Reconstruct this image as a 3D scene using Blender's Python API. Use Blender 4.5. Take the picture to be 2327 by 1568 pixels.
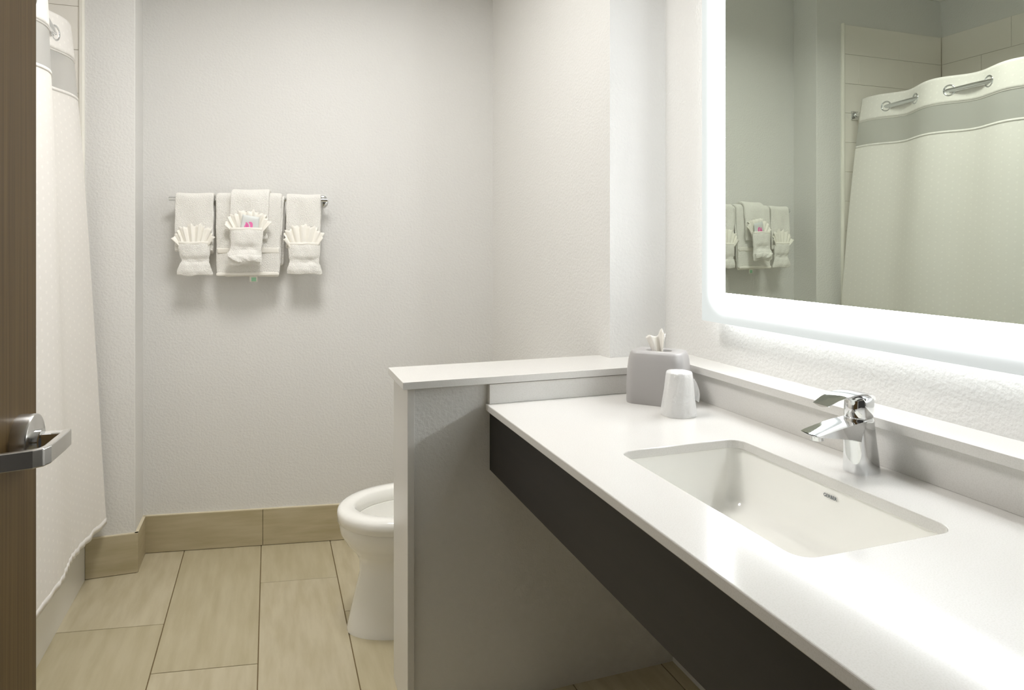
import bpy, bmesh, math, random
from mathutils import Vector, Matrix
R = math.radians
for o in list(bpy.data.objects): bpy.data.objects.remove(o, do_unlink=True)
scene = bpy.context.scene
C = scene.collection

# ------------------------------------------------------------------ camera, world, lights, exposure
cd = bpy.data.cameras.new('camera'); cam = bpy.data.objects.new('camera', cd); C.objects.link(cam)
cd.sensor_width = 36.0; cd.lens = 1560.0 / 2327.0 * 36.0
cd.shift_y = -(784.0 - 556.0) / 2327.0; cd.clip_start = 0.02
cam.location = (0, 0, 1.38)
cam.rotation_euler = (R(90), 0, -math.atan((1163.5 - 612.0) / 1560.0))
scene.camera = cam
w = bpy.data.worlds.new('world'); scene.world = w; w.use_nodes = True
w.node_tree.nodes['Background'].inputs[0].default_value = (1.0, 0.96, 0.9, 1)
w.node_tree.nodes['Background'].inputs[1].default_value = 0.03
vs = scene.view_settings
vs.view_transform = 'Standard'; vs.look = 'None'; vs.gamma = 1.0; vs.use_curve_mapping = False
vs.exposure = 0.54
try:
    scene.cycles.max_bounces = 14; scene.cycles.diffuse_bounces = 8; scene.cycles.transparent_max_bounces = 12
except Exception: pass

def area(name, loc, size, power, col, rot=(0, 0, 0), spread=180):
    l = bpy.data.lights.new(name, 'AREA'); l.shape = 'DISK'; l.size = size; l.energy = power; l.color = col
    l.spread = R(spread)
    o = bpy.data.objects.new(name, l); C.objects.link(o); o.location = loc; o.rotation_euler = rot
    return o
area('ceiling_lamp_offscreen', (0.05, 2.05, 2.9), 0.6, 19, (1.0, 0.985, 0.965), spread=157)

# ------------------------------------------------------------------ materials
def lin(r, g, b):
    f = lambda c: (c / 255 / 12.92) if c / 255 <= .04045 else ((c / 255 + .055) / 1.055) ** 2.4
    return (f(r), f(g), f(b), 1)
def mat(name, col, rough=.5, metal=0, spec=.5, bump=None, vary=None, **kw):
    m = bpy.data.materials.new(name); m.use_nodes = True; nt = m.node_tree; b = nt.nodes['Principled BSDF']
    b.inputs['Base Color'].default_value = col; b.inputs['Roughness'].default_value = rough
    b.inputs['Metallic'].default_value = metal; b.inputs['Specular IOR Level'].default_value = spec
    for k, v in kw.items(): b.inputs[k.replace('_', ' ')].default_value = v
    tc = nt.nodes.new('ShaderNodeTexCoord')
    def noise(scale, detail, stretch=(1, 1, 1)):
        mp = nt.nodes.new('ShaderNodeMapping'); mp.inputs['Scale'].default_value = stretch
        n = nt.nodes.new('ShaderNodeTexNoise'); n.inputs['Scale'].default_value = scale; n.inputs['Detail'].default_value = detail
        nt.links.new(tc.outputs['Object'], mp.inputs[0]); nt.links.new(mp.outputs[0], n.inputs['Vector'])
        return n
    if bump:
        n = noise(bump[0], bump[3] if len(bump) > 3 else 2)
        bp = nt.nodes.new('ShaderNodeBump'); bp.inputs['Strength'].default_value = bump[1]; bp.inputs['Distance'].default_value = bump[2]
        nt.links.new(n.outputs[0], bp.inputs['Height']); nt.links.new(bp.outputs[0], b.inputs['Normal'])
    if vary:   # (colour b, scale, detail, stretch, lo, hi)
        n = noise(vary[1], vary[2], vary[3])
        cr = nt.nodes.new('ShaderNodeValToRGB')
        cr.color_ramp.elements[0].position = vary[4]; cr.color_ramp.elements[1].position = vary[5]
        cr.color_ramp.elements[0].color = col; cr.color_ramp.elements[1].color = vary[0]
        nt.links.new(n.outputs[0], cr.inputs[0]); nt.links.new(cr.outputs[0], b.inputs['Base Color'])
    return m
M = {}
M['wall'] = mat('painted_wall', lin(222, 221, 218), .6, bump=(105, .55, .0035, 2.5))
M['ceil'] = mat('ceiling_paint', lin(235, 233, 228), .8)
M['quartz'] = mat('white_quartz', lin(219, 217, 213), .14, vary=(lin(213, 211, 206), 400, 2, (1, 1, 1), .45, .65))
M['panel'] = mat('quartz_panel', lin(219, 217, 213), .3)
M['tile'] = mat('floor_tile', lin(194, 184, 157), .42, vary=(lin(180, 169, 139), 9, 6, (3.2, .5, 1), .38, .66), bump=(160, .12, .001))
M['tile_b'] = mat('floor_tile_b', lin(189, 179, 150), .42, vary=(lin(175, 164, 133), 8, 6, (3.4, .45, 1), .35, .68), bump=(160, .12, .001))
M['btile'] = mat('baseboard_tile', lin(188, 177, 148), .45, vary=(lin(172, 160, 128), 9, 6, (.5, .5, 3.5), .36, .68))
M['btop'] = mat('tile_cut_edge', lin(214, 204, 178), .6)
M['grout'] = mat('grout', lin(122, 104, 72), .9)
M['stile'] = mat('shower_tile', lin(238, 234, 226), .18, bump=(14, .04, .004))
M['sgrout'] = mat('shower_grout', lin(218, 210, 194), .8)
M['tub'] = mat('tub_acrylic', lin(226, 225, 220), .2)
M['porc'] = mat('porcelain', lin(243, 242, 237), .12, Coat_Weight=.4)
M['chrome'] = mat('chrome', (.78, .79, .80, 1), .05, 1)
M['steel'] = mat('satin_steel', (.62, .61, .59, 1), .26, 1)
M['dark'] = mat('espresso_laminate', lin(27, 22, 20), .5, vary=(lin(21, 17, 16), 6, 5, (.6, .6, 8), .35, .65))
M['towel'] = mat('terry_cotton', lin(250, 248, 242), .95, spec=.1, bump=(300, 1.0, .006, 3), Sheen_Weight=.25)
M['hem'] = mat('flat_cotton', lin(240, 237, 229), .9, spec=.1, bump=(500, .25, .0015))
M['grey'] = mat('grey_plastic', lin(170, 167, 165), .45)
M['tissue'] = mat('tissue_paper', lin(246, 243, 236), .9, spec=.1, bump=(60, .3, .002), Subsurface_Weight=.0)
M['pouch'] = mat('foil_pouch', lin(212, 215, 213), .4)
M['pink'] = mat('pink_ink', lin(230, 118, 176), .5)
M['magenta'] = mat('magenta_ink', lin(150, 50, 110), .5)
M['green'] = mat('green_ink', lin(150, 200, 165), .7)
M['ink'] = mat('blue_grey_ink', lin(62, 74, 80), .4)
M['water'] = mat('water', (.85, .9, .88, 1), .02, Transmission_Weight=1.0, IOR=1.33)

def wood():
    m = mat('wood_laminate', lin(128, 104, 68), .5, spec=.25); nt = m.node_tree; b = nt.nodes['Principled BSDF']
    tc = nt.nodes.new('ShaderNodeTexCoord'); mp = nt.nodes.new('ShaderNodeMapping'); mp.inputs['Scale'].default_value = (1, 1, .012)
    n = nt.nodes.new('ShaderNodeTexNoise'); n.inputs['Scale'].default_value = 210; n.inputs['Detail'].default_value = 4
    n2 = nt.nodes.new('ShaderNodeTexNoise'); n2.inputs['Scale'].default_value = 26; n2.inputs['Detail'].default_value = 3
    nt.links.new(tc.outputs['Object'], mp.inputs[0]); nt.links.new(mp.outputs[0], n.inputs['Vector']); nt.links.new(mp.outputs[0], n2.inputs['Vector'])
    mx = nt.nodes.new('ShaderNodeMath'); mx.operation = 'ADD'; nt.links.new(n.outputs[0], mx.inputs[0]); nt.links.new(n2.outputs[0], mx.inputs[1])
    cr = nt.nodes.new('ShaderNodeValToRGB'); e = cr.color_ramp.elements
    e[0].position = .72; e[0].color = lin(72, 54, 28); e[1].position = 1.28; e[1].color = lin(126, 102, 60)
    mid = cr.color_ramp.elements.new(1.0); mid.color = lin(100, 78, 43)
    ml = nt.nodes.new('ShaderNodeMath'); ml.operation = 'MULTIPLY'; ml.inputs[1].default_value = .5
    e[0].position = .36; mid.position = .5; cr.color_ramp.elements[-1].position = .64
    nt.links.new(mx.outputs[0], ml.inputs[0]); nt.links.new(ml.outputs[0], cr.inputs[0]); nt.links.new(cr.outputs[0], b.inputs['Base Color'])
    return m
M['wood'] = wood()

def fabric(name, col, transl, transp, dots, crinkle=0):
    m = bpy.data.materials.new(name); m.use_nodes = True; nt = m.node_tree; nt.nodes.clear()
    out = nt.nodes.new('ShaderNodeOutputMaterial')
    d = nt.nodes.new('ShaderNodeBsdfDiffuse'); t = nt.nodes.new('ShaderNodeBsdfTranslucent'); x = nt.nodes.new('ShaderNodeBsdfTransparent')
    d.inputs[0].default_value = col; t.inputs[0].default_value = col
    a = nt.nodes.new('ShaderNodeMixShader'); a.inputs[0].default_value = transl
    nt.links.new(d.outputs[0], a.inputs[1]); nt.links.new(t.outputs[0], a.inputs[2])
    b = nt.nodes.new('ShaderNodeMixShader'); b.inputs[0].default_value = transp
    nt.links.new(a.outputs[0], b.inputs[1]); nt.links.new(x.outputs[0], b.inputs[2]); nt.links.new(b.outputs[0], out.inputs[0])
    if crinkle:
        tcx = nt.nodes.new('ShaderNodeTexCoord'); nz = nt.nodes.new('ShaderNodeTexNoise'); nz.inputs['Scale'].default_value = crinkle; nz.inputs['Detail'].default_value = 3; nz.inputs['Distortion'].default_value = 1.5
        nt.links.new(tcx.outputs['Object'], nz.inputs['Vector'])
        bq = nt.nodes.new('ShaderNodeBump'); bq.inputs['Distance'].default_value = .006; bq.inputs['Strength'].default_value = .6
        nt.links.new(nz.outputs[0], bq.inputs['Height']); nt.links.new(bq.outputs[0], d.inputs['Normal']); nt.links.new(bq.outputs[0], t.inputs['Normal'])
        gl = nt.nodes.new('ShaderNodeBsdfGlossy'); gl.inputs['Roughness'].default_value = .25; nt.links.new(bq.outputs[0], gl.inputs['Normal'])
        gm_ = nt.nodes.new('ShaderNodeMixShader'); gm_.inputs[0].default_value = .12
        nt.links.new(b.outputs[0], gm_.inputs[1]); nt.links.new(gl.outputs[0], gm_.inputs[2]); nt.links.new(gm_.outputs[0], out.inputs[0])
    if dots:      # woven dot pattern: rows of small squares, in metres along the cloth
        uv = nt.nodes.new('ShaderNodeUVMap'); sp = nt.nodes.new('ShaderNodeSeparateXYZ'); nt.links.new(uv.outputs[0], sp.inputs[0])
        def mth(op, i, j=None):
            n = nt.nodes.new('ShaderNodeMath'); n.operation = op
            for k, v in enumerate((i, j)):
                if v is None: continue
                if isinstance(v, (int, float)): n.inputs[k].default_value = v
                else: nt.links.new(v, n.inputs[k])
            return n.outputs[0]
        u = mth('DIVIDE', sp.outputs[0], .034); v = mth('DIVIDE', sp.outputs[1], .034)
        col_i = mth('FLOOR', u); half = mth('MULTIPLY', mth('MODULO', col_i, 2), .5)
        fu = mth('ABSOLUTE', mth('SUBTRACT', mth('FRACT', u), .5)); fv = mth('ABSOLUTE', mth('SUBTRACT', mth('FRACT', mth('ADD', v, half)), .5))
        ins = mth('MULTIPLY', mth('LESS_THAN', fu, .14), mth('LESS_THAN', fv, .14))
        mx = nt.nodes.new('ShaderNodeMix'); mx.data_type = 'RGBA'; nt.links.new(ins, mx.inputs[0])
        mx.inputs[6].default_value = col; mx.inputs[7].default_value = tuple(min(1, c * dots) for c in col[:3]) + (1,)
        nt.links.new(mx.outputs[2], d.inputs[0])
        bp = nt.nodes.new('ShaderNodeBump'); bp.inputs['Distance'].default_value = .0006; bp.inputs['Strength'].default_value = .6
        nt.links.new(ins, bp.inputs['Height']); nt.links.new(bp.outputs[0], d.inputs['Normal'])
    return m
M['curtain'] = fabric('curtain_cloth', lin(240, 237, 232), .12, 0, 1.065)
M['sheer'] = fabric('curtain_sheer', lin(214, 214, 211), .35, .25, None)
M['film'] = fabric('clear_wrap', lin(250, 250, 250), .35, .45, None, 34)
def plastic():
    m = mat('frosted_cup', lin(250, 249, 246), .3); b = m.node_tree.nodes['Principled BSDF']
    b.inputs['Transmission Weight'].default_value = .25; b.inputs['Alpha'].default_value = .8
    return m
M['cup'] = plastic()

def mirror_mat():
    m = mat('mirror_silver', (.60, .65, .575, 1), .0, 1); return m
M['mirror'] = mirror_mat()
LED = (.95, .98, 1.0, 1)
def emit(name, col, s):
    m = bpy.data.materials.new(name); m.use_nodes = True; nt = m.node_tree; nt.nodes.clear()
    out = nt.nodes.new('ShaderNodeOutputMaterial'); e = nt.nodes.new('ShaderNodeEmission')
    e.inputs[0].default_value = col; e.inputs[1].default_value = s; nt.links.new(e.outputs[0], out.inputs[0]); return m
M['back_led'] = emit('back_led', LED, 4.5)

# ------------------------------------------------------------------ builders
def tag(o, label=None, cat=None, group=None, kind=None):
    if label: o['label'] = label
    if cat: o['category'] = cat
    if group: o['group'] = group
    if kind: o['kind'] = kind
    return o
def mk(name, verts, faces, m, parent=None, smooth=False, loc=(0, 0, 0)):
    me = bpy.data.meshes.new(name); me.from_pydata([tuple(v) for v in verts], [], faces); me.update()
    bm = bmesh.new(); bm.from_mesh(me); bmesh.ops.recalc_face_normals(bm, faces=bm.faces); bm.to_mesh(me); bm.free()
    return link(name, me, m, parent, smooth, loc)
def link(name, me, m, parent=None, smooth=False, loc=(0, 0, 0)):
    if m: me.materials.append(M[m] if isinstance(m, str) else m)
    if smooth:
        for p in me.polygons: p.use_smooth = True
    o = bpy.data.objects.new(name, me); C.objects.link(o); o.location = loc
    if parent: o.parent = parent
    return o
def fin(name, bm, m, parent=None, smooth=False, loc=(0, 0, 0)):
    me = bpy.data.meshes.new(name); bmesh.ops.recalc_face_normals(bm, faces=bm.faces); bm.to_mesh(me); bm.free()
    return link(name, me, m, parent, smooth, loc)
def empty(name, loc=(0, 0, 0), rz=0):
    o = bpy.data.objects.new(name, None); C.objects.link(o); o.location = loc; o.rotation_euler = (0, 0, rz); o.empty_display_size = .05
    return o
def smooth_by(o, ang=40):
    for p in o.data.polygons: p.use_smooth = True
    md = o.modifiers.new('wn', 'WEIGHTED_NORMAL') if False else None
    bm = bmesh.new(); bm.from_mesh(o.data)
    for e in bm.edges:
        if len(e.link_faces) == 2 and e.calc_face_angle(0) > R(ang): e.smooth = False
    bm.to_mesh(o.data); bm.free(); return o
def prism(name, poly, z0, z1, m, parent=None, bev=0, seg=2, loc=(0, 0, 0)):
    bm = bmesh.new(); a = [bm.verts.new((x, y, z0)) for x, y in poly]; f = bm.faces.new(a)
    r = bmesh.ops.extrude_face_region(bm, geom=[f]); bmesh.ops.translate(bm, verts=[v for v in r['geom'] if isinstance(v, bmesh.types.BMVert)], vec=(0, 0, z1 - z0))
    if bev: bmesh.ops.bevel(bm, geom=list(bm.edges), offset=bev, segments=seg, affect='EDGES', profile=.5)
    return fin(name, bm, m, parent, loc=loc)
def box(name, a, b, m, parent=None, bev=0, seg=2, loc=(0, 0, 0)):
    return prism(name, [(a[0], a[1]), (b[0], a[1]), (b[0], b[1]), (a[0], b[1])], a[2], b[2], m, parent, bev, seg, loc)
def struct(o): o['kind'] = 'structure'; return o
def loft(name, loops, m, parent=None, caps=(True, True), smooth=True, sub=0, loc=(0, 0, 0), closed=True, ang=None):
    n = len(loops[0]); V = [p for l in loops for p in l]; F = []
    for i in range(len(loops) - 1):
        for j in range(n if closed else n - 1):
            k = (j + 1) % n; F.append((i * n + j, i * n + k, (i + 1) * n + k, (i + 1) * n + j))
    if caps[0]: F.append(tuple(range(n))[::-1])
    if caps[1]: F.append(tuple((len(loops) - 1) * n + j for j in range(n)))
    o = mk(name, V, F, m, parent, smooth, loc)
    if ang: smooth_by(o, ang)
    if sub:
        s = o.modifiers.new('sub', 'SUBSURF'); s.levels = sub; s.render_levels = sub
    return o
def ell(cx, cy, z, a, b, n=32, p=2.0, rot=0):
    out = []
    for i in range(n):
        t = 2 * math.pi * i / n; c, s = math.cos(t), math.sin(t)
        x = a * math.copysign(abs(c) ** (2 / p), c); y = b * math.copysign(abs(s) ** (2 / p), s)
        out.append((cx + x * math.cos(rot) - y * math.sin(rot), cy + x * math.sin(rot) + y * math.cos(rot), z))
    return out
def rrect(x0, x1, y0, y1, r, z, seg=8):
    out = []
    for cx, cy, a0 in ((x1 - r, y1 - r, 0), (x0 + r, y1 - r, 90), (x0 + r, y0 + r, 180), (x1 - r, y0 + r, 270)):
        for i in range(seg + 1):
            a = R(a0 + 90 * i / seg); out.append((cx + r * math.cos(a), cy + r * math.sin(a), z))
    return out
def tube(name, pts, rad, m, parent=None, n=16, caps=True):
    loops = []
    for i, p in enumerate(pts):
        p = Vector(p); a = Vector(pts[max(i - 1, 0)]); b = Vector(pts[min(i + 1, len(pts) - 1)]); t = (b - a).normalized()
        up = Vector((0, 0, 1)) if abs(t.z) < .9 else Vector((1, 0, 0)); s = t.cross(up).normalized(); u = s.cross(t)
        loops.append([tuple(p + rad * (math.cos(2 * math.pi * k / n) * s + math.sin(2 * math.pi * k / n) * u)) for k in range(n)])
    return loft(name, loops, m, parent, (caps, caps), ang=50)
def torus(name, r1, r2, m, parent=None, n1=32, n2=12):
    V = []; F = []
    for i in range(n1):
        a = 2 * math.pi * i / n1
        for j in range(n2):
            b = 2 * math.pi * j / n2; V.append(((r1 + r2 * math.cos(b)) * math.cos(a), (r1 + r2 * math.cos(b)) * math.sin(a), r2 * math.sin(b)))
    for i in range(n1):
        for j in range(n2):
            F.append((i * n2 + j, ((i + 1) % n1) * n2 + j, ((i + 1) % n1) * n2 + (j + 1) % n2, i * n2 + (j + 1) % n2))
    return mk(name, V, F, m, parent, True)
def copy(o, parent=None):
    c = o.copy(); C.objects.link(c); c.parent = parent; return c

# ------------------------------------------------------------------ room shell
SK = math.tan(R(10)); CEIL = 2.95
def yb(x): return 3.45 - SK * (x + .53)          # face of the back wall
floor = struct(box('floor', (-1.7, -1.2, -.06), (1.5, 3.7, -.0035), 'grout'))
struct(box('ceiling', (-1.7, -1.2, CEIL), (1.5, 3.7, CEIL + .06), 'ceil'))
struct(prism('wall_back', [(-.56, yb(-.56)), (1.2, yb(1.2)), (1.2, 3.6), (-.56, 3.6)], 0, CEIL, 'wall'))
struct(box('wall_pier', (-1.65, 3.26, 0), (-.533, 3.62, CEIL), 'wall', bev=.004))
struct(box('wall_left', (-1.65, -1.2, 0), (-1.545, 3.26, CEIL), 'wall'))
struct(box('wall_shower', (-1.545, 1.40, 0), (-.72, 1.50, CEIL), 'wall'))
struct(prism('wall_toilet', [(1.113, 2.13), (1.013, 3.30), (1.45, 3.30), (1.45, 2.13)], 0, CEIL, 'wall'))
struct(box('wall_right', (1.335, -1.2, 0), (1.45, 2.13, CEIL), 'wall'))
struct(box('wall_entry', (-1.545, .02, 0), (-.25, .12, CEIL), 'wall'))
struct(box('wall_chase', (1.26, .05, 0), (1.335, 1.967, .987), 'wall'))
struct(prism('wall_partition', [(.394, 1.967), (1.335, 1.967), (1.335, 2.13), (1.113, 2.13), (1.106, 2.186), (.394, 2.186)], 0, .966, 'wall'))
struct(box('trim_1', (.374, 1.957, 0), (.394, 2.19, .9655), 'panel', bev=.0015))

# floor tiles: long planks in columns, joints parallel to the back wall
XL = [-1.05, -.735, -.361, -.035, .267, .583, .9, 1.217, 1.5]
JY = {0: 2.30, 1: 2.81, 2: 2.44, 3: 2.957, 4: 2.62, 5: 2.9, 6: 2.35, 7: 2.7}
G = .0017; LT = .96; pc = 0
for i in range(len(XL) - 1):
    xa, xb = XL[i] + G, XL[i + 1] - G; xm_ = (xa + xb) / 2
    
    if xb < -.7: continue
    k = -5
    while True:
        y0 = JY[i] + k * LT; y1 = y0 + LT; k += 1
        if y0 > yb(xm_): break
        if y1 < -1.1: continue
        q = lambda x, y: (x, y - SK * (x - xm_))
        clip = lambda x, y: (x, min(y, yb(x) + .03))
        p = [clip(*q(xa, y0 + G)), clip(*q(xb, y0 + G)), clip(*q(xb, y1 - G)), clip(*q(xa, y1 - G))]
        t = prism('floor_tile', p, -.0035, 0, 'tile' if pc % 2 else 'tile_b', floor, bev=.0009, seg=1); pc += 1

# baseboards: tile pieces with a paler cut top edge
def baseboard(name, a, b, nrm, cuts, h=.168, th=.012):
    a = Vector(a); b = Vector(b); nrm = Vector(nrm); d = (b - a).normalized()
    def pl(s0, s1, n0, n1): return [tuple((a + d * s + nrm * n)[:2]) for s, n in ((s0, n0), (s1, n0), (s1, n1), (s0, n1))]
    root = struct(prism(name, pl(0, (b - a).length, -.002, .004), 0, h - .004, 'grout'))
    cs = [0] + cuts + [(b - a).length]
    for s0, s1 in zip(cs[:-1], cs[1:]):
        t = prism('baseboard_tile', pl(s0 + .001, s1 - .001, .0, th), .002, h - .0035, 'btile', root, bev=.0006, seg=1)
    tag(prism('top_edge', pl(0, (b - a).length, -.001, th), h - .0035, h, 'btop', root), 'pale cut edge of the baseboard tile')
    return root
c10, s10 = math.cos(R(10)), math.sin(R(10))
baseboard('baseboard_back', (-.533, yb(-.533), 0), (1.03, yb(1.03), 0), (-s10, -c10, 0), [.515, 1.13])
baseboard('baseboard_pier', (-.716, 3.26, 0), (-.521, 3.26, 0), (0, -1, 0), [])
baseboard('baseboard_pier_side', (-.533, 3.2485, 0), (-.533, 3.442, 0), (1, 0, 0), [])

# shower surround: tiles standing proud of recessed joints, white edge strip
def surround(root, org, ux, length, out, first):
    z0, th, hh, ww = .43, .006, .1785, .44; k = 0
    o = Vector(org); ux = Vector(ux); out = Vector(out)
    rows = 13
    for r in range(rows):
        zz = 2.715 - (r + 1) * hh; s = -((r % 2) * first)
        while s < length:
            sa, sb = max(s, 0) + .0008, min(s + ww, length) - .0008; s += ww
            if sb - sa < .01: continue
            P = [o + ux * sa, o + ux * sb, o + ux * sb + out * th, o + ux * sa + out * th]
            prism('shower_tile', [(p.x, p.y) for p in P], zz + .0008, zz + hh - .0008, 'stile', root, bev=.001, seg=1)
sw1 = struct(box('wall_surround_end', (-1.545, 3.256, .40), (-.72, 3.262, 2.7145), 'sgrout'))
surround(sw1, (-.735, 3.256, 0), (-1, 0, 0), .80, (0, -1, 0), .33)
sw2 = struct(box('wall_surround_long', (-1.547, 1.50, .40), (-1.541, 3.256, 2.7145), 'sgrout'))
surround(sw2, (-1.541, 3.248, 0), (0, -1, 0), 1.74, (1, 0, 0), .18)
struct(prism('trim_2', [(-.738, 3.262), (-.738, 3.247), (-.734, 3.244), (-.724, 3.244), (-.719, 3.249), (-.718, 3.262)], .40, 2.72, mat('edge_strip', lin(238, 235, 226), .2)))

# ------------------------------------------------------------------ bathtub
tub = tag(empty('bathtub', (-1.13, 2.38, 0)), 'white alcove bathtub with plain front apron behind the curtain', 'bathtub')
X0, X1, Y0, Y1 = -.413, .418, -.878, .868
loft('tub_shell', [rrect(X0, X1 - .003, Y0, Y1, .004, 0), rrect(X0, X1 - .003, Y0, Y1, .004, .33), rrect(X0, X1, Y0, Y1, .006, .345), rrect(X0, X1, Y0, Y1, .012, .40), rrect(X0 + .01, X1 - .01, Y0 + .008, Y1 - .008, .014, .412),
      rrect(X0 + .09, X1 - .075, Y0 + .10, Y1 - .12, .14, .412), rrect(X0 + .105, X1 - .09, Y0 + .115, Y1 - .14, .14, .39), rrect(X0 + .14, X1 - .13, Y0 + .16, Y1 - .26, .13, .12), rrect(X0 + .19, X1 - .18, Y0 + .22, Y1 - .34, .1, .08)], 'tub', tub, ang=30)
tube('overflow_plate', [(0, Y0 + .125, .30), (0, Y0 + .14, .30)], .035, 'chrome', tub)

# ------------------------------------------------------------------ curtain rod and shower curtain
def xr(y): return -.811 + .10 * max(0, 1 - ((y - 2.38) / .88) ** 2)
RZ = 2.165
rod = tag(empty('curtain_rod', (-.811, 3.25, RZ)), 'chrome curved shower rod carrying the white curtain', 'curtain rod')
tube('rod_tube', [(xr(y) + .811, y - 3.25, 0) for y in [1.51 + (3.235 - 1.51) * i / 40 for i in range(41)]], .0125, 'chrome', rod)
for yy in (3.2485, 1.502):
    s = -1 if yy > 2 else 1
    fl = box('flange', (-.026, -.005, -.026), (.026, .005, .026), 'chrome', rod, bev=.003); fl.location = (0, yy - 3.25 + s * .003, 0)
    tube('flange_collar', [(0, yy - 3.25 + s * .006, 0), (.004, yy - 3.25 + s * .03, 0)], .019, 'chrome', rod)

ZT, ZB = 2.235, .232
CUR = (-.72, 3.1, ZB)
cur = tag(empty('shower_curtain', CUR), 'white dotted shower curtain with sheer upper band and chrome eyelets', 'shower curtain')
GY = [2.957 - .205 * i for i in range(8)]
def cpos(y0, z):
    k = min(1.0, max(0.0, (ZT - z) / (ZT - ZB))); a = .024 * (1 - .85 * k ** 1.4)
    ph = math.pi * (y0 - 2.957) / .205
    if y0 > 2.957: f = math.sin(min(ph * .65, math.pi / 2)) * (1.9 - 1.0 * k)
    else: f = math.sin(ph)
    e = 3.118 - y0
    fold = .004 * k * math.sin(7.3 * y0 + 1.3 + 1.1 * k) + .0025 * k * math.sin(19 * y0 + 2 * k)
    xbot = -.672 + .038 * math.exp(-e / .15)
    x = xr(y0) + (xbot - xr(y0)) * k ** .9 + a * f + fold
    y = y0 + (.105 * math.exp(-e / .9) - .0) * (1.0 - (1 - k) ** 2.2)
    hemk = max(0, (.12 - (z - ZB)) / .12)
    x += .003 * hemk ** 1.5 * math.sin(95 * y0 + 8 * math.sin(9 * y0))
    zz = z
    zz += (.005 * math.sin(math.pi * (y0 - 2.957) / .205 + .7)) * (1 - k) ** 3 * (1 if z > 1.9 else .3)
    if z - ZB < .3: zz += .002 * hemk * math.sin(61 * y0)
    return (x, y, zz)
def curtain_part(name, z0, z1, nz, m, off=0, yend=3.118):
    ny = 170; ys = [yend - (yend - 1.6) * i / ny for i in range(ny + 1)]
    V = []; F = []; UV = []; s = 0; last = None; S = []
    for y in ys:
        p = cpos(y, 1.2)
        if last: s += math.dist(p[:2], last)
        last = p[:2]; S.append(s)
    for j in range(nz + 1):
        z = z0 + (z1 - z0) * j / nz
        for i, y in enumerate(ys):
            x, yy, zz = cpos(y, z); V.append((x - CUR[0] + off, yy - CUR[1], zz - CUR[2])); UV.append((S[i], z))
    for j in range(nz):
        for i in range(ny):
            a = j * (ny + 1) + i; F.append((a, a + 1, a + ny + 2, a + ny + 1))
    me = bpy.data.meshes.new(name); me.from_pydata(V, [], F); uv = me.uv_layers.new(name='UVMap')
    for l in me.loops: uv.data[l.index].uv = UV[l.vertex_index]
    return link(name, me, m, cur, True)
hd = tag(curtain_part('header_band', 2.10, ZT, 10, 'curtain'), 'opaque white band with eyelets')
hd.modifiers.new('s', 'SOLIDIFY').thickness = .0018
tag(curtain_part('sheer_band', 1.955, 2.10, 8, 'sheer'), 'translucent sheer band')
cl = curtain_part('cloth', ZB, 1.955, 90, 'curtain')
for nm, za, zb_, in (('seam', 2.094, 2.106), ('seam', 1.948, 1.960), ('hem', ZB - .002, ZB + .022)):
    q = curtain_part(nm, za, zb_, 1, 'curtain', off=.0); q.modifiers.new('s', 'SOLIDIFY').thickness = .0028; q.modifiers[-1].offset = 0
gm = None
for i, gy in enumerate(GY[:7]):
    p0 = Vector(cpos(gy + .01, RZ)); p1 = Vector(cpos(gy - .01, RZ)); pc_ = Vector(cpos(gy, RZ)); d = (p1 - p0); d.z = 0; d.normalize()
    if gm is None: g = gm = torus('eyelet', .026, .0048, 'chrome', cur)
    else: g = copy(gm, cur)
    z = Vector((0, 0, 1)); nrm = d.cross(z)
    g.matrix_local = Matrix.Translation(Vector((pc_.x - CUR[0], pc_.y - CUR[1], RZ - CUR[2]))) @ Matrix((d, z, nrm)).transposed().to_4x4()

# ------------------------------------------------------------------ door with lever handle
dang = R(-3.0); E0 = Vector((-.286, 1.05, 0))
door = empty('door_1', E0, dang)     # local -y runs from the free edge to the hinge, local +x is the visible face
door['kind'] = 'structure'
box('door_leaf', (-.045, -.90, .012), (0, 0, 2.13), 'wood', door, bev=.0015)
hz = 1.138; hy = -.056
ros = loft('handle_rose', [[(x, hy + r * math.cos(2 * math.pi * k / 40), hz + r * math.sin(2 * math.pi * k / 40)) for k in range(40)] for x, r in ((0, .0335), (.0155, .0335), (.0175, .0328), (.0182, .031))], 'steel', door, ang=35)
tube('handle_neck', [(.016, hy, hz), (.025, hy, hz)], .0145, 'chrome', door, 24)
lev = tag(empty('lever_handle', (0, 0, 0)), 'satin steel return lever'); lev.parent = door
sh = box('lever_shaft', (.020, hy - .0095, hz - .010), (.050, hy + .0095, hz + .010), 'chrome', lev, bev=.003)
# flat bar: out, along the door, then back towards it
pth = [(.049, hy + .011), (.0505, hy - .015), (.051, hy - .066), (.048, hy - .076), (.041, hy - .081), (.006, hy - .092)]
bl = []
tk = .0042
for i, (px_, py_) in enumerate(pth):
    a = Vector(pth[max(i - 1, 0)]); b = Vector(pth[min(i + 1, len(pth) - 1)]); t = (b - a).normalized(); nn = Vector((t.y, -t.x)) * tk
    z0, z1 = hz - .0105, hz + .0105
    bl.append([(px_ + nn.x, py_ + nn.y, z0), (px_ - nn.x, py_ - nn.y, z0), (px_ - nn.x, py_ - nn.y, z1), (px_ + nn.x, py_ + nn.y, z1)])
lb = loft('lever_bar', bl, 'steel', lev, smooth=False); lb.modifiers.new('b', 'BEVEL').width = .0016; lb.modifiers[-1].segments = 3

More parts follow.
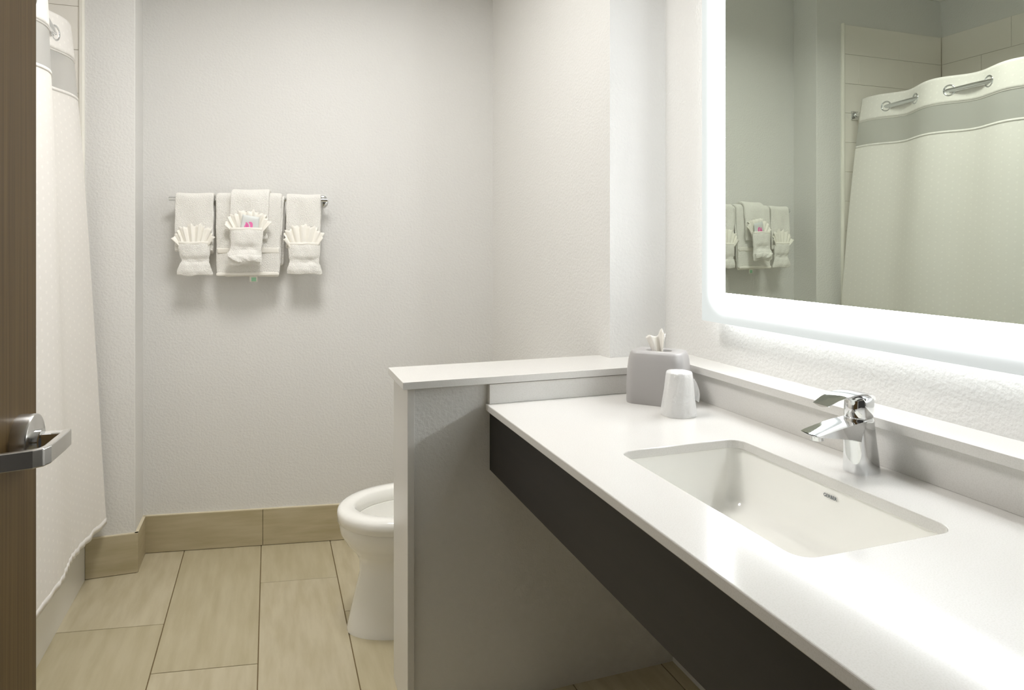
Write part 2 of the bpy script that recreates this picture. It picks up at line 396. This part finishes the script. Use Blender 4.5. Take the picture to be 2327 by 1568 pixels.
# ------------------------------------------------------------------ vanity
ZC = .905
def slab_hole(name, x0, x1, y0, y1, z0, z1, hole, m, parent=None):
    bm = bmesh.new()
    n = len(hole); o = [bm.verts.new(p) for p in ((x0, y0, z1), (x1, y0, z1), (x1, y1, z1), (x0, y1, z1))]
    h = [bm.verts.new((p[0], p[1], z1)) for p in hole]
    es = [bm.edges.new((o[i], o[(i + 1) % 4])) for i in range(4)] + [bm.edges.new((h[i], h[(i + 1) % n])) for i in range(n)]
    bmesh.ops.triangle_fill(bm, use_beauty=True, use_dissolve=False, edges=es)
    top = list(bm.faces)
    r = bmesh.ops.extrude_face_region(bm, geom=top)
    bmesh.ops.translate(bm, verts=[v for v in r['geom'] if isinstance(v, bmesh.types.BMVert)], vec=(0, 0, z0 - z1))
    return fin(name, bm, m, parent)
SX0, SX1, SY0, SY1 = .755, 1.08, .83, 1.402
ct = slab_hole('countertop', .61, 1.262, .05, 1.963, ZC - .021, ZC, rrect(SX0, SX1, SY0, SY1, .034, 0, 10), 'quartz')
bv = ct.modifiers.new('b', 'BEVEL'); bv.width = .0022; bv.segments = 2; bv.limit_method = 'ANGLE'; bv.angle_limit = R(60)
tag(ct, 'long white quartz vanity countertop with rectangular sink cutout', 'countertop')
tag(box('apron_panel', (.624, .05, .704), (.642, 1.967, ZC - .021), 'dark', bev=.001), 'dark espresso front panel hanging under the white countertop', 'panel')
tag(box('backsplash', (1.238, .05, ZC), (1.26, 1.945, .988), 'quartz', bev=.001), 'white quartz backsplash strip behind the faucet', 'backsplash')
tag(box('side_splash', (.617, 1.946, ZC), (1.238, 1.967, .9645), 'quartz', bev=.0015), 'short white splash strip on the partition at the counter end', 'backsplash')
tag(prism('partition_cap', [(.358, 1.942), (1.335, 1.942), (1.335, 2.13), (1.113, 2.13), (1.107, 2.197), (.358, 2.197)], .9665, .988, 'quartz', bev=.0012), 'white stone cap on top of the low partition wall', 'ledge')
tag(box('wall_ledge', (1.2255, .05, .9885), (1.335, 2.13, 1.010), 'quartz', bev=.0012), 'long white stone ledge below the lit mirror', 'ledge')

sink = tag(empty('sink', (.92, 1.116, .73)), 'white rectangular undermount sink set into the countertop', 'sink')
lz = lambda x0, x1, y0, y1, r, z: [(a - .92, b - 1.116, c - .73) for a, b, c in rrect(x0, x1, y0, y1, r, z, 10)]
i_ = lambda d, r, z: lz(SX0 - .004 + d, SX1 + .004 - d, SY0 - .004 + d, SY1 + .004 - d, r, z)
loft('basin', [i_(-.03, .05, ZC - .0215), i_(0, .036, ZC - .0215), i_(.001, .036, ZC - .03), i_(.004, .036, .84), i_(.012, .038, .79), i_(.018, .04, .768), i_(.032, .046, .752), i_(.06, .05, .744), i_(.13, .03, .738), i_(.152, .02, .737)], 'porc', sink, (False, True), ang=50)
tube('drain', [(0.05, 0, .0065), (0.05, 0, .0115)], .022, 'chrome', sink)
tc = bpy.data.curves.new('brand', 'FONT'); tc.body = 'GERBER'; tc.size = .0096; tc.space_character = 1.05; tc.offset = .00025; tc.align_x = 'CENTER'
to = bpy.data.objects.new('tmp', tc); C.objects.link(to); bpy.context.view_layer.update()
me = bpy.data.meshes.new_from_object(to.evaluated_get(bpy.context.evaluated_depsgraph_get())); bpy.data.objects.remove(to)
tx = link('brand_lettering', me, 'ink', sink)
tx.matrix_local = Matrix.Translation((1.0793 - .92, 1.105 - 1.116, .862 - .73)) @ Matrix(((0, 0, -1), (-1, 0, 0), (0, 1, 0))).to_4x4()
tag(tx, 'small dark printed brand lettering')

# faucet: local +x points to the sink front
fa = empty('faucet', (1.172, 1.114, ZC), math.pi); tag(fa, 'chrome single-lever basin faucet behind the sink', 'faucet')
loft('faucet_body', [ell(0, 0, 0, .034, .030, 36, 2.8), ell(0, 0, .003, .0345, .0305, 36, 2.8), ell(.002, 0, .04, .0325, .0285, 36, 2.7), ell(.006, 0, .08, .0305, .0278, 36, 2.5), ell(.008, 0, .108, .0295, .0275, 36, 2.3), ell(.009, 0, .1135, .028, .0262, 36, 2.2)], 'chrome', fa, ang=40)
def sect(f, zb_, zt, hw, dish=0, n=6):
    pts = []
    for i in range(n + 1):
        s = -1 + 2 * i / n; pts.append((f, s * hw, zt - dish * (1 - s * s)))
    for i in range(n + 1):
        s = 1 - 2 * i / n; pts.append((f, s * hw * .86, zb_ + .004 * (s * s)))
    return pts
loft('spout', [sect(.0, .062, .1115, .0265), sect(.02, .064, .1115, .0275, .001), sect(.05, .072, .1075, .0285, .003), (sect(.09, .0785, .1005, .0285, .0035)), sect(.125, .083, .0935, .027, .003), sect(.136, .0865, .0905, .026, .002)], 'chrome', fa, ang=38)
tube('aerator', [(.117, 0, .086), (.1165, 0, .0765)], .0125, 'chrome', fa, 24)
tube('collar', [(.008, 0, .111), (.008, 0, .117)], .0262, 'chrome', fa, 32)
hdl = loft('handle_cap', [ell(.008, 0, .1155, .027, .0268, 36), ell(.008, 0, .118, .0283, .028, 36), ell(.007, 0, .138, .0286, .028, 36, 2.1), ell(.0065, 0, .150, .0282, .0276, 36, 2.2), ell(.006, 0, .157, .0255, .025, 36, 2.2), ell(.006, 0, .1605, .0205, .020, 36, 2.2)], 'chrome', fa, ang=45)
loft('handle_lever', [sect(-.0185, .146, .1525, .019), sect(-.012, .149, .1605, .0235), sect(.0, .152, .1655, .0275, -.001), sect(.03, .158, .1685, .0275, -.0015), sect(.06, .1575, .1655, .0265, -.001), sect(.085, .1525, .158, .0245), sect(.108, .1435, .1475, .022)], 'chrome', fa, ang=50)
tube('temperature_dot', [(.0345, .012, .131), (.0358, .0125, .131)], .0032, 'steel', fa, 16)

# ------------------------------------------------------------------ lit mirror
XM = 1.275
MY0, MY1, MZ0, MZ1 = .42, 1.825, 1.1445, 2.35; BY, BZ = .116, .092
mir = tag(empty('lit_mirror', (XM, (MY0 + MY1) / 2, MZ0)), 'large wall mirror with glowing frosted border above the ledge', 'mirror')
yc = (MY0 + MY1) / 2; hw = (MY1 - MY0) / 2; H_ = MZ1 - MZ0
IY, IZ0, IZ1 = hw - BY, BZ, H_ - BZ
box('mirror_glass', (0, -IY, IZ0), (.004, IY, IZ1), 'mirror', mir)
def frost():
    m = bpy.data.materials.new('frosted_light_border'); m.use_nodes = True; nt = m.node_tree; nt.nodes.clear()
    out = nt.nodes.new('ShaderNodeOutputMaterial'); e = nt.nodes.new('ShaderNodeEmission'); g = nt.nodes.new('ShaderNodeBsdfPrincipled')
    g.inputs['Base Color'].default_value = lin(170, 178, 176); g.inputs['Roughness'].default_value = .45
    tcn = nt.nodes.new('ShaderNodeTexCoord'); sp = nt.nodes.new('ShaderNodeSeparateXYZ'); nt.links.new(tcn.outputs['Object'], sp.inputs[0])
    def mth(op, i, j=None):
        n = nt.nodes.new('ShaderNodeMath'); n.operation = op
        for k, v in enumerate((i, j)):
            if v is None: continue
            if isinstance(v, (int, float)): n.inputs[k].default_value = v
            else: nt.links.new(v, n.inputs[k])
        return n.outputs[0]
    dy = mth('DIVIDE', mth('SUBTRACT', mth('ABSOLUTE', sp.outputs[1]), IY), BY)
    dz = mth('DIVIDE', mth('SUBTRACT', mth('ABSOLUTE', mth('SUBTRACT', sp.outputs[2], H_ / 2)), H_ / 2 - BZ), BZ)
    dy = mth('MAXIMUM', dy, 0); dz = mth('MAXIMUM', dz, 0)
    d = mth('MINIMUM', mth('SQRT', mth('ADD', mth('MULTIPLY', dy, dy), mth('MULTIPLY', dz, dz))), 1.25)
    # LED strip sits behind the inner edge of the frosted band
    s = mth('ADD', mth('MULTIPLY', mth('POWER', mth('MAXIMUM', mth('SUBTRACT', 1, d), 0), 4.0), 33.0), .29)
    e.inputs[0].default_value = LED; nt.links.new(s, e.inputs[1])
    a = nt.nodes.new('ShaderNodeAddShader'); nt.links.new(e.outputs[0], a.inputs[0]); nt.links.new(g.outputs[0], a.inputs[1]); nt.links.new(a.outputs[0], out.inputs[0])
    return m
M['frost'] = frost()
def frame(x0, x1):
    V = []; F = []
    for x in (x0, x1):
        V += [(x, -hw, 0), (x, hw, 0), (x, hw, H_), (x, -hw, H_), (x, -IY, IZ0), (x, IY, IZ0), (x, IY, IZ1), (x, -IY, IZ1)]
    for i in range(4):
        j = (i + 1) % 4
        F += [(i, j, 4 + j, 4 + i), (8 + i, 8 + j, 12 + j, 12 + i), (i, j, 8 + j, 8 + i), (4 + i, 4 + j, 12 + j, 12 + i)]
    return V, F
V, F = frame(0, .004)
tag(mk('frosted_border', V, F, 'frost', mir), 'glowing frosted glass border')
box('housing', (.004, -hw + .035, .035), (.06, hw - .035, H_ - .035), 'ceil', mir)

# the lit mirror also lights the wall and the ledge around it from behind its glass
for a, b in (((.012, hw - .035, .04), (.052, hw - .031, H_ - .04)), ((.012, -hw + .031, .04), (.052, -hw + .035, H_ - .04)),
             ((.012, -hw + .04, .031), (.052, hw - .04, .035)), ((.012, -hw + .04, H_ - .035), (.052, hw - .04, H_ - .031))):
    box('backlight_strip', a, b, 'back_led', mir)

# ------------------------------------------------------------------ toilet (front points to -x)
TY = 2.515
to_ = tag(empty('toilet', (.62, TY, 0)), 'white floor-mounted toilet with open seat behind the partition', 'toilet')
def egg(xf, xb, hw_, z, n=48, sq=2.6):
    cx = xf + (xb - xf) * .48; out = []
    for i in range(n):
        t = 2 * math.pi * i / n; c, s = math.cos(t), math.sin(t)
        if c < 0: x = cx + c * (cx - xf); y = hw_ * s
        else: x = cx + (xb - cx) * abs(c) ** (2 / sq); y = hw_ * math.copysign(abs(s) ** (2 / sq), s)
        out.append((x - .62, y, z))
    return out
loft('bowl', [egg(.262, .84, .135, 0), egg(.262, .84, .135, .012), egg(.285, .84, .122, .11), egg(.306, .83, .112, .20), egg(.306, .82, .112, .245), egg(.296, .81, .128, .27), egg(.262, .80, .165, .31), egg(.240, .79, .193, .35), egg(.236, .785, .2, .375), egg(.236, .78, .2, .392),
              egg(.30, .70, .14, .392), egg(.31, .68, .13, .36), egg(.35, .62, .10, .30), egg(.40, .56, .06, .26)], 'porc', to_, ang=60)
loft('seat', [egg(.238, .745, .200, .388), egg(.229, .75, .209, .394), egg(.228, .75, .210, .424), egg(.232, .749, .206, .435), egg(.242, .747, .196, .4405), egg(.262, .735, .177, .4415), egg(.284, .715, .156, .440), egg(.293, .705, .147, .434), egg(.297, .70, .143, .40), egg(.292, .70, .148, .388)], 'porc', to_, (False, False), ang=60)
mk('water', [p for p in egg(.352, .615, .098, .292)], [tuple(range(48))], 'water', to_)
ld = loft('seat_lid', [[(.765 + .012 * k + .09 * (zz - .44) / .4 - .62, y, zz) for y, zz in [(.19 * math.sin(t), .63 - .19 * math.cos(t)) for t in [2 * math.pi * i / 40 for i in range(40)]]] for k in (0, 1)], 'porc', to_, ang=40)
for s in (-1, 1): tube('hinge', [(.145, s * .075 - .02, .43), (.145, s * .075 + .02, .43)], .012, 'porc', to_)
box('tank', (.24, -.20, .39), (.43, .20, .73), 'porc', to_, bev=.02, seg=4)
box('tank_lid', (.23, -.212, .73), (.435, .212, .765), 'porc', to_, bev=.01, seg=3)
box('tank_neck', (.15, -.12, .25), (.40, .12, .392), 'porc', to_, bev=.02, seg=3)
tube('flush_lever', [(.225, .15, .68), (.225, .08, .675)], .007, 'chrome', to_)

# ------------------------------------------------------------------ towel bar and towels (local x along the bar, -y out of the wall)
BO = (-.413, 3.356, 1.583); BR = -R(10)
bar = tag(empty('towel_bar', BO, BR), 'chrome towel bar on the back wall carrying folded towels', 'towel bar')
tube('rail', [(-.003, 0, 0), (.674, 0, 0)], .0095, 'chrome', bar, 24)
for u in (.028, .643):
    tube('post', [(u, 0, 0), (u, .066, 0)], .008, 'chrome', bar)
    loft('wall_flange', [[(u + r * math.cos(2 * math.pi * k / 32), y, r * math.sin(2 * math.pi * k / 32)) for k in range(32)] for y, r in ((.074, .027), (.066, .027), (.062, .022))], 'chrome', bar, ang=40)

rng = random.Random(5)
def sheet(name, rows, m, parent, th, sub=1, nu=14, amp=.002, seed=0):
    """rows: list of (u0,u1,y,z[,bulge]); a cloth surface with thickness."""
    V = []; F = []; r = random.Random(seed); ph = [r.uniform(0, 6.28) for _ in range(6)]
    for j, row in enumerate(rows):
        u0, u1, y, z = row[:4]; bl_ = row[4] if len(row) > 4 else 0
        for i in range(nu + 1):
            t = i / nu; s = 2 * t - 1
            yy = y - bl_ * (1 - s ** 4) + amp * (math.sin(9 * t + ph[0] + .5 * j) + .6 * math.sin(17 * t + ph[1] - .8 * j))
            zz = z + amp * .7 * math.sin(6 * t + ph[2]) + (row[5] * math.sin(3.3 * math.pi * t + ph[3]) if len(row) > 5 else 0)
            V.append((u0 + (u1 - u0) * t + amp * .5 * math.sin(j * 1.3 + ph[4]), yy, zz))
    n = nu + 1
    for j in range(len(rows) - 1):
        for i in range(nu): F.append((j * n + i, j * n + i + 1, (j + 1) * n + i + 1, (j + 1) * n + i))
    o = mk(name, V, F, m, parent, True)
    sd = o.modifiers.new('solid', 'SOLIDIFY'); sd.thickness = th; sd.offset = 0
    if sub:
        s_ = o.modifiers.new('sub', 'SUBSURF'); s_.levels = sub; s_.render_levels = sub
    return o
def drape(name, u0, u1, rc, zf, zb_, m, parent, th, seed=0, du=(0, 0), extra=None):
    rows = []; nf = 12
    for i in range(nf):
        k = i / nf; rows.append((u0 + du[0] * (1 - k), u1 + du[1] * (1 - k), -rc - .006 * (1 - k), zf + (0 - zf) * k))
    for i in range(9):
        a = math.pi * i / 8; rows.append((u0, u1, -rc * math.cos(a), rc * math.sin(a)))
    for i in range(1, 9): rows.append((u0 + .001 * i, u1 - .001 * i, rc, zb_ * i / 8))
    return sheet(name, rows, m, parent, th, 2, seed=seed)
ZR = 1.583
def pocket(name, pts, parent, y, seed, m='towel', wav=.004, th=.014):
    rows = []
    for k in range(len(pts) - 1):
        (a0, b0, z0, g0), (a1, b1, z1, g1) = pts[k], pts[k + 1]
        for i in range(3):
            t = i / 3; rows.append((a0 + (a1 - a0) * t, b0 + (b1 - b0) * t, y, z0 + (z1 - z0) * t - ZR, g0 + (g1 - g0) * t, 0))
    a, b, z, g = pts[-1]; rows.append((a, b, y, z - ZR, g, wav))
    return sheet(name, rows, m, parent, th, 2, nu=16, amp=.0016, seed=seed)
def fan(name, label, u, zbase, rad, rz, half, y, npl, seed, group):
    root = tag(empty(name, BO, BR), label, 'washcloth', group)
    r = random.Random(seed); n = 96; m = 9; V = []; F = []
    for j in range(m + 1):
        t = j / m
        for i in range(n + 1):
            s = i / n; th = R(168 - 156 * s)
            ub = u - half + 2 * half * s; zb_ = zbase - .03
            rr = 1 + .07 * math.sin(5 * s * 6.28 + seed) + .05 * math.sin(13 * s * 6.28 + 2 * seed)
            ut = u + rad * rr * math.cos(th); zt = zbase + rz * rr * math.sin(th) ** .8 + .004
            saw = 2 * abs((s * npl + .15 * math.sin(7 * s + seed)) % 1 - .5)
            yy = y - (.004 + .015 * saw * (.25 + .75 * t)) + .008 * t * t
            e = max(0, abs(2 * s - 1) - .78) / .22
            yy -= .012 * e * t; zt -= .012 * e * t * (1 if s < .5 else .6)
            V.append((ub + (ut - ub) * t, yy, zb_ + (zt - zb_) * t - ZR))
    for j in range(m):
        for i in range(n): a = j * (n + 1) + i; F.append((a, a + 1, a + n + 2, a + n + 1))
    o = mk('pleated_cloth', V, F, 'hem', root, True); o.modifiers.new('s', 'SOLIDIFY').thickness = .0022
    return root
def hand_towel(label, group, u0, u1, zf, zb_, pk, seed, rc=.019, y=-.034):
    t = tag(empty('hand_towel', BO, BR), label, 'towel', group)
    drape('towel_body', u0, u1, rc, zf - ZR, zb_ - ZR, 'towel', t, .016, seed)
    pocket('folded_pocket', pk, t, y, seed + 1)
    (a0, b0, z0, g0) = pk[0]
    tag(sheet('pocket_hem', [(a0 + .001, b0 - .001, y - .0085, z0 - ZR - .012 + .012 * i / 2, g0) for i in range(3)], 'hem', t, .004, 1, nu=16, amp=.0012, seed=seed + 1), 'flat woven hem of the pocket')
    return t
# left
hand_towel('white hand towel folded into a pocket at the bar end by the tub', 'pocket folded hand towels', .027, .188, 1.348, 1.336,
           [(.045, .176, 1.394, .004), (.047, .176, 1.372, .010), (.052, .174, 1.335, .012), (.057, .172, 1.318, .003), (.058, .172, 1.304, .002), (.05, .176, 1.290, .010), (.042, .184, 1.265, .014), (.039, .188, 1.246, .008)], 3)
fan('washcloth', 'white washcloth fanned out of the towel pocket nearest the tub', .111, 1.392, .084, .072, .052, -.034, 7, 1, 'fanned washcloths')
# bath towel
bt = tag(empty('bath_towel', BO, BR), 'wide white bath towel folded over the middle of the bar', 'towel')
drape('towel_body', .196, .478, .021, 1.244 - ZR, 1.300 - ZR, 'towel', bt, .019, 21, (.004, -.010))
drape('inner_fold', .232, .487, .014, 1.236 - ZR, 1.285 - ZR, 'towel', bt, .009, 23, (0, -.02))
tag(sheet('woven_band', [(.205, .468, -.0372, zz - ZR, 0) for zz in (1.342, 1.350, 1.358, 1.366)], 'hem', bt, .004, 1, amp=.0012, seed=21), 'flat woven band across the towel')
tag(sheet('bottom_hem', [(.201, .469, -.0395, zz - ZR, 0) for zz in (1.242, 1.250, 1.258)], 'hem', bt, .005, 1, amp=.001, seed=21), 'flat woven hem')
cg = box('care_label', (.340, -.0265, 1.214 - ZR), (.374, -.0255, 1.240 - ZR), 'hem', bt); tag(cg, 'white care label with green print')
box('label_print', (.348, -.0275, 1.2165 - ZR), (.368, -.0265, 1.234 - ZR), 'green', cg)
# middle hand towel over it
t2 = tag(empty('hand_towel', BO, BR), 'white hand towel hung over the bath towel with a pocket holding a pouch', 'towel', 'pocket folded hand towels')
drape('towel_body', .261, .426, .0385, 1.40 - ZR, 1.36 - ZR, 'towel', t2, .016, 31, (-.002, -.006))
pocket('folded_pocket', [(.272, .406, 1.455, .004), (.272, .407, 1.43, .011), (.274, .405, 1.39, .013), (.272, .402, 1.372, .004), (.268, .401, 1.356, .003), (.258, .402, 1.34, .012), (.251, .403, 1.315, .018), (.250, .403, 1.292, .010)], t2, -.080, 33, wav=.007, th=.014)
tag(sheet('pocket_hem', [(.273, .405, -.0885, 1.443 - ZR + .012 * i / 2, .004) for i in range(3)], 'hem', t2, .004, 1, nu=16, amp=.0012, seed=33), 'flat woven hem of the pocket')
sheet('crease_fold', [(.258 + .05 * k, .40, -.094 - .006 * math.sin(3.1 * k), 1.335 - .032 * k - ZR, .006) for k in (0, .33, .66, 1)], 'towel', t2, .010, 2, amp=.004, seed=35)
fan('washcloth', 'white washcloth fanned behind the grey pouch in the middle towel', .340, 1.452, .096, .072, .055, -.057, 8, 2, 'fanned washcloths')
pch = tag(empty('soap_pouch', BO, BR), 'small grey pouch with pink leaf mark tucked into the middle towel', 'pouch')
PC = [(.306, 1.430), (.386, 1.428), (.391, 1.500), (.321, 1.513)]
def quadpt(a, b):
    (x0, z0), (x1, z1), (x2, z2), (x3, z3) = PC
    xb, zb_ = x0 + (x1 - x0) * a, z0 + (z1 - z0) * a; xt, zt = x3 + (x2 - x3) * a, z3 + (z2 - z3) * a
    return xb + (xt - xb) * b, zb_ + (zt - zb_) * b
V = []; F = []
for s in (0, 1):
    for j in range(9):
        for i in range(9):
            a, b = i / 8, j / 8; x, z = quadpt(a, b)
            d = .0045 * (1 - (2 * a - 1) ** 4) * (1 - (2 * b - 1) ** 4) + (.0012 if j == 6 else 0)
            V.append((x, -.0765 + (-1 if s == 0 else 1) * (.0006 + d * (1 if s == 0 else .3)), z - ZR))
for s in (0, 1):
    for j in range(8):
        for i in range(8): k = s * 81 + j * 9 + i; F.append((k, k + 1, k + 10, k + 9))
for i in range(8):
    F += [(i, i + 1, 82 + i, 81 + i), (72 + i, 73 + i, 154 + i, 153 + i), (i * 9, i * 9 + 9, i * 9 + 90, i * 9 + 81), (i * 9 + 8, i * 9 + 17, i * 9 + 98, i * 9 + 89)]
mk('pouch_film', V, F, 'pouch', pch, True)
def mark(name, pts, m, y):
    q = [((530 + a / 22.4 - 546) * .00188 + .310, y, 1.455 + (517 - (470 + b / 22.4)) * .00194 - ZR) for a, b in pts]
    n = len(q); q2 = [(a, b + .0008, c) for a, b, c in q]
    mk(name, q + q2, [tuple(range(n)), tuple(range(2 * n - 1, n - 1, -1))] + [(i, (i + 1) % n, n + (i + 1) % n, n + i) for i in range(n)], m, pch)
mark('leaf_mark', [(540, 1120), (570, 1045), (610, 940), (660, 840), (645, 800), (680, 778), (740, 812), (800, 890), (826, 970), (822, 1120)], 'pink', -.0822)
mark('leaf_mark', [(800, 785), (850, 765), (930, 765), (990, 820), (1012, 900), (1005, 1000), (975, 1120), (870, 1120), (880, 980), (862, 890), (830, 830)], 'pink', -.0822)
for q in ((720, 905), (705, 960), (735, 985), (700, 1020)): mark('print_dot', [(q[0] - 14, q[1] - 12), (q[0] + 14, q[1] - 12), (q[0] + 14, q[1] + 12), (q[0] - 14, q[1] + 12)], 'magenta', -.0826)
# right
hand_towel('white hand towel folded into a pocket at the bar end away from the tub', 'pocket folded hand towels', .495, .646, 1.36, 1.332,
           [(.507, .646, 1.390, .004), (.508, .646, 1.365, .010), (.509, .643, 1.33, .012), (.511, .641, 1.313, .003), (.511, .641, 1.298, .002), (.507, .646, 1.285, .010), (.502, .652, 1.265, .014), (.501, .655, 1.248, .008)], 43)
fan('washcloth', 'white washcloth fanned out of the towel pocket farthest from the tub', .573, 1.390, .089, .073, .055, -.034, 6, 4, 'fanned washcloths')

# ------------------------------------------------------------------ tissue box cover
tb = tag(empty('tissue_box', (1.112, 1.812, ZC), R(-47.6)), 'grey tissue box cover with tissue showing on the counter corner', 'tissue box')
def tl(a, b, r, z): return [(x, y, z) for x, y, _ in rrect(-a / 2, a / 2, -b / 2, b / 2, r, 0, 8)]
def tell(a, b, z):
    base = tl(1, 1, .3, 0); return [(a * x / math.hypot(x, y), b * y / math.hypot(x, y), z) for x, y, _ in base]
loft('cover', [tl(.176, .128, .030, 0), tl(.1785, .130, .031, .006), tl(.178, .130, .031, .05), tl(.174, .127, .031, .10), tl(.168, .121, .031, .13), tl(.160, .113, .030, .148), tl(.153, .106, .028, .1545), tl(.146, .099, .026, .156), tell(.042, .024, .1555), tell(.0405, .0225, .1535), tell(.040, .022, .146)], 'grey', tb, (True, False), ang=45)
V = []; F = []; n = 22; m = 12
for j in range(m + 1):
    t = j / m
    for i in range(n + 1):
        s = i / n * 2 - 1
        w_ = .015 + .010 * t ** 1.5
        ux = s * w_ - .002 * t - (.014 * t ** 1.6 * max(0, -s) ** 1.5)
        vy = .011 * math.sin(4.2 * s + 1.2 * t) * (1 - .3 * t) + .0035 * math.sin(9 * s + 3 * t)
        top = .046 + .020 * math.exp(-((s - .5) / .38) ** 2) - .006 * max(0, -s) + .004 * math.sin(7 * s)
        V.append((ux, vy, .125 + (.0305 + top) * t))
for j in range(m):
    for i in range(n): a = j * (n + 1) + i; F.append((a, a + 1, a + n + 2, a + n + 1))
ts = mk('tissue', V, F, 'tissue', tb, True); ts.modifiers.new('s', 'SOLIDIFY').thickness = .0008

# ------------------------------------------------------------------ wrapped plastic cup, upside down
cp = tag(empty('plastic_cup', (1.078, 1.652, ZC)), 'film-wrapped plastic cup standing upside down in front of the tissue box', 'cup')
def ring(r, z, n=40, wob=0, sd=0):
    return [((r + wob * (math.sin(5 * 2 * math.pi * i / n + sd + 20 * z) + .7 * math.sin(11 * 2 * math.pi * i / n + 3 * sd - 45 * z))) * math.cos(2 * math.pi * i / n), (r + wob * (math.sin(5 * 2 * math.pi * i / n + sd + 20 * z) + .7 * math.sin(11 * 2 * math.pi * i / n + 3 * sd - 45 * z))) * math.sin(2 * math.pi * i / n), z) for i in range(n)]
loft('cup_wall', [ring(.0470, .0005), ring(.0480, .002), ring(.0480, .005), ring(.0462, .007), ring(.040, .06), ring(.0345, .113), ring(.0335, .118), ring(.031, .1195)], 'cup', cp, (False, True), ang=40)
wr = [ring(.0492, .001, 64, .0004, 1), ring(.0490, .008, 64, .0004, 1)] + [ring(.0482 - .0128 * (k / 8), .012 + .105 * k / 8, 64, .0010, 2) for k in range(9)] + [ring(.033, .1215, 64, .0012, 2), ring(.02, .1225, 64, .0012, 3)]
loft('film_wrap', wr, 'film', cp, (False, True))
ang0 = R(-22); V = []; F = []
for j in range(9):
    t = j / 8
    for i in range(7):
        s = i / 6; z = .112 - .066 * t; rr = .0345 + .0085 * t + s * .0165 * math.sin(math.pi * min(1, t * 1.05) * .62) ** 1.3
        aa = ang0 + .22 * math.sin(2.5 * s + 4 * t) + .1 * s
        V.append((rr * math.cos(aa), rr * math.sin(aa), z + .007 * s * math.sin(4 * t) - .008 * s * t))
for j in range(8):
    for i in range(6): a = j * 7 + i; F.append((a, a + 1, a + 8, a + 7))
mk('film_flap', V, F, 'film', cp, True)
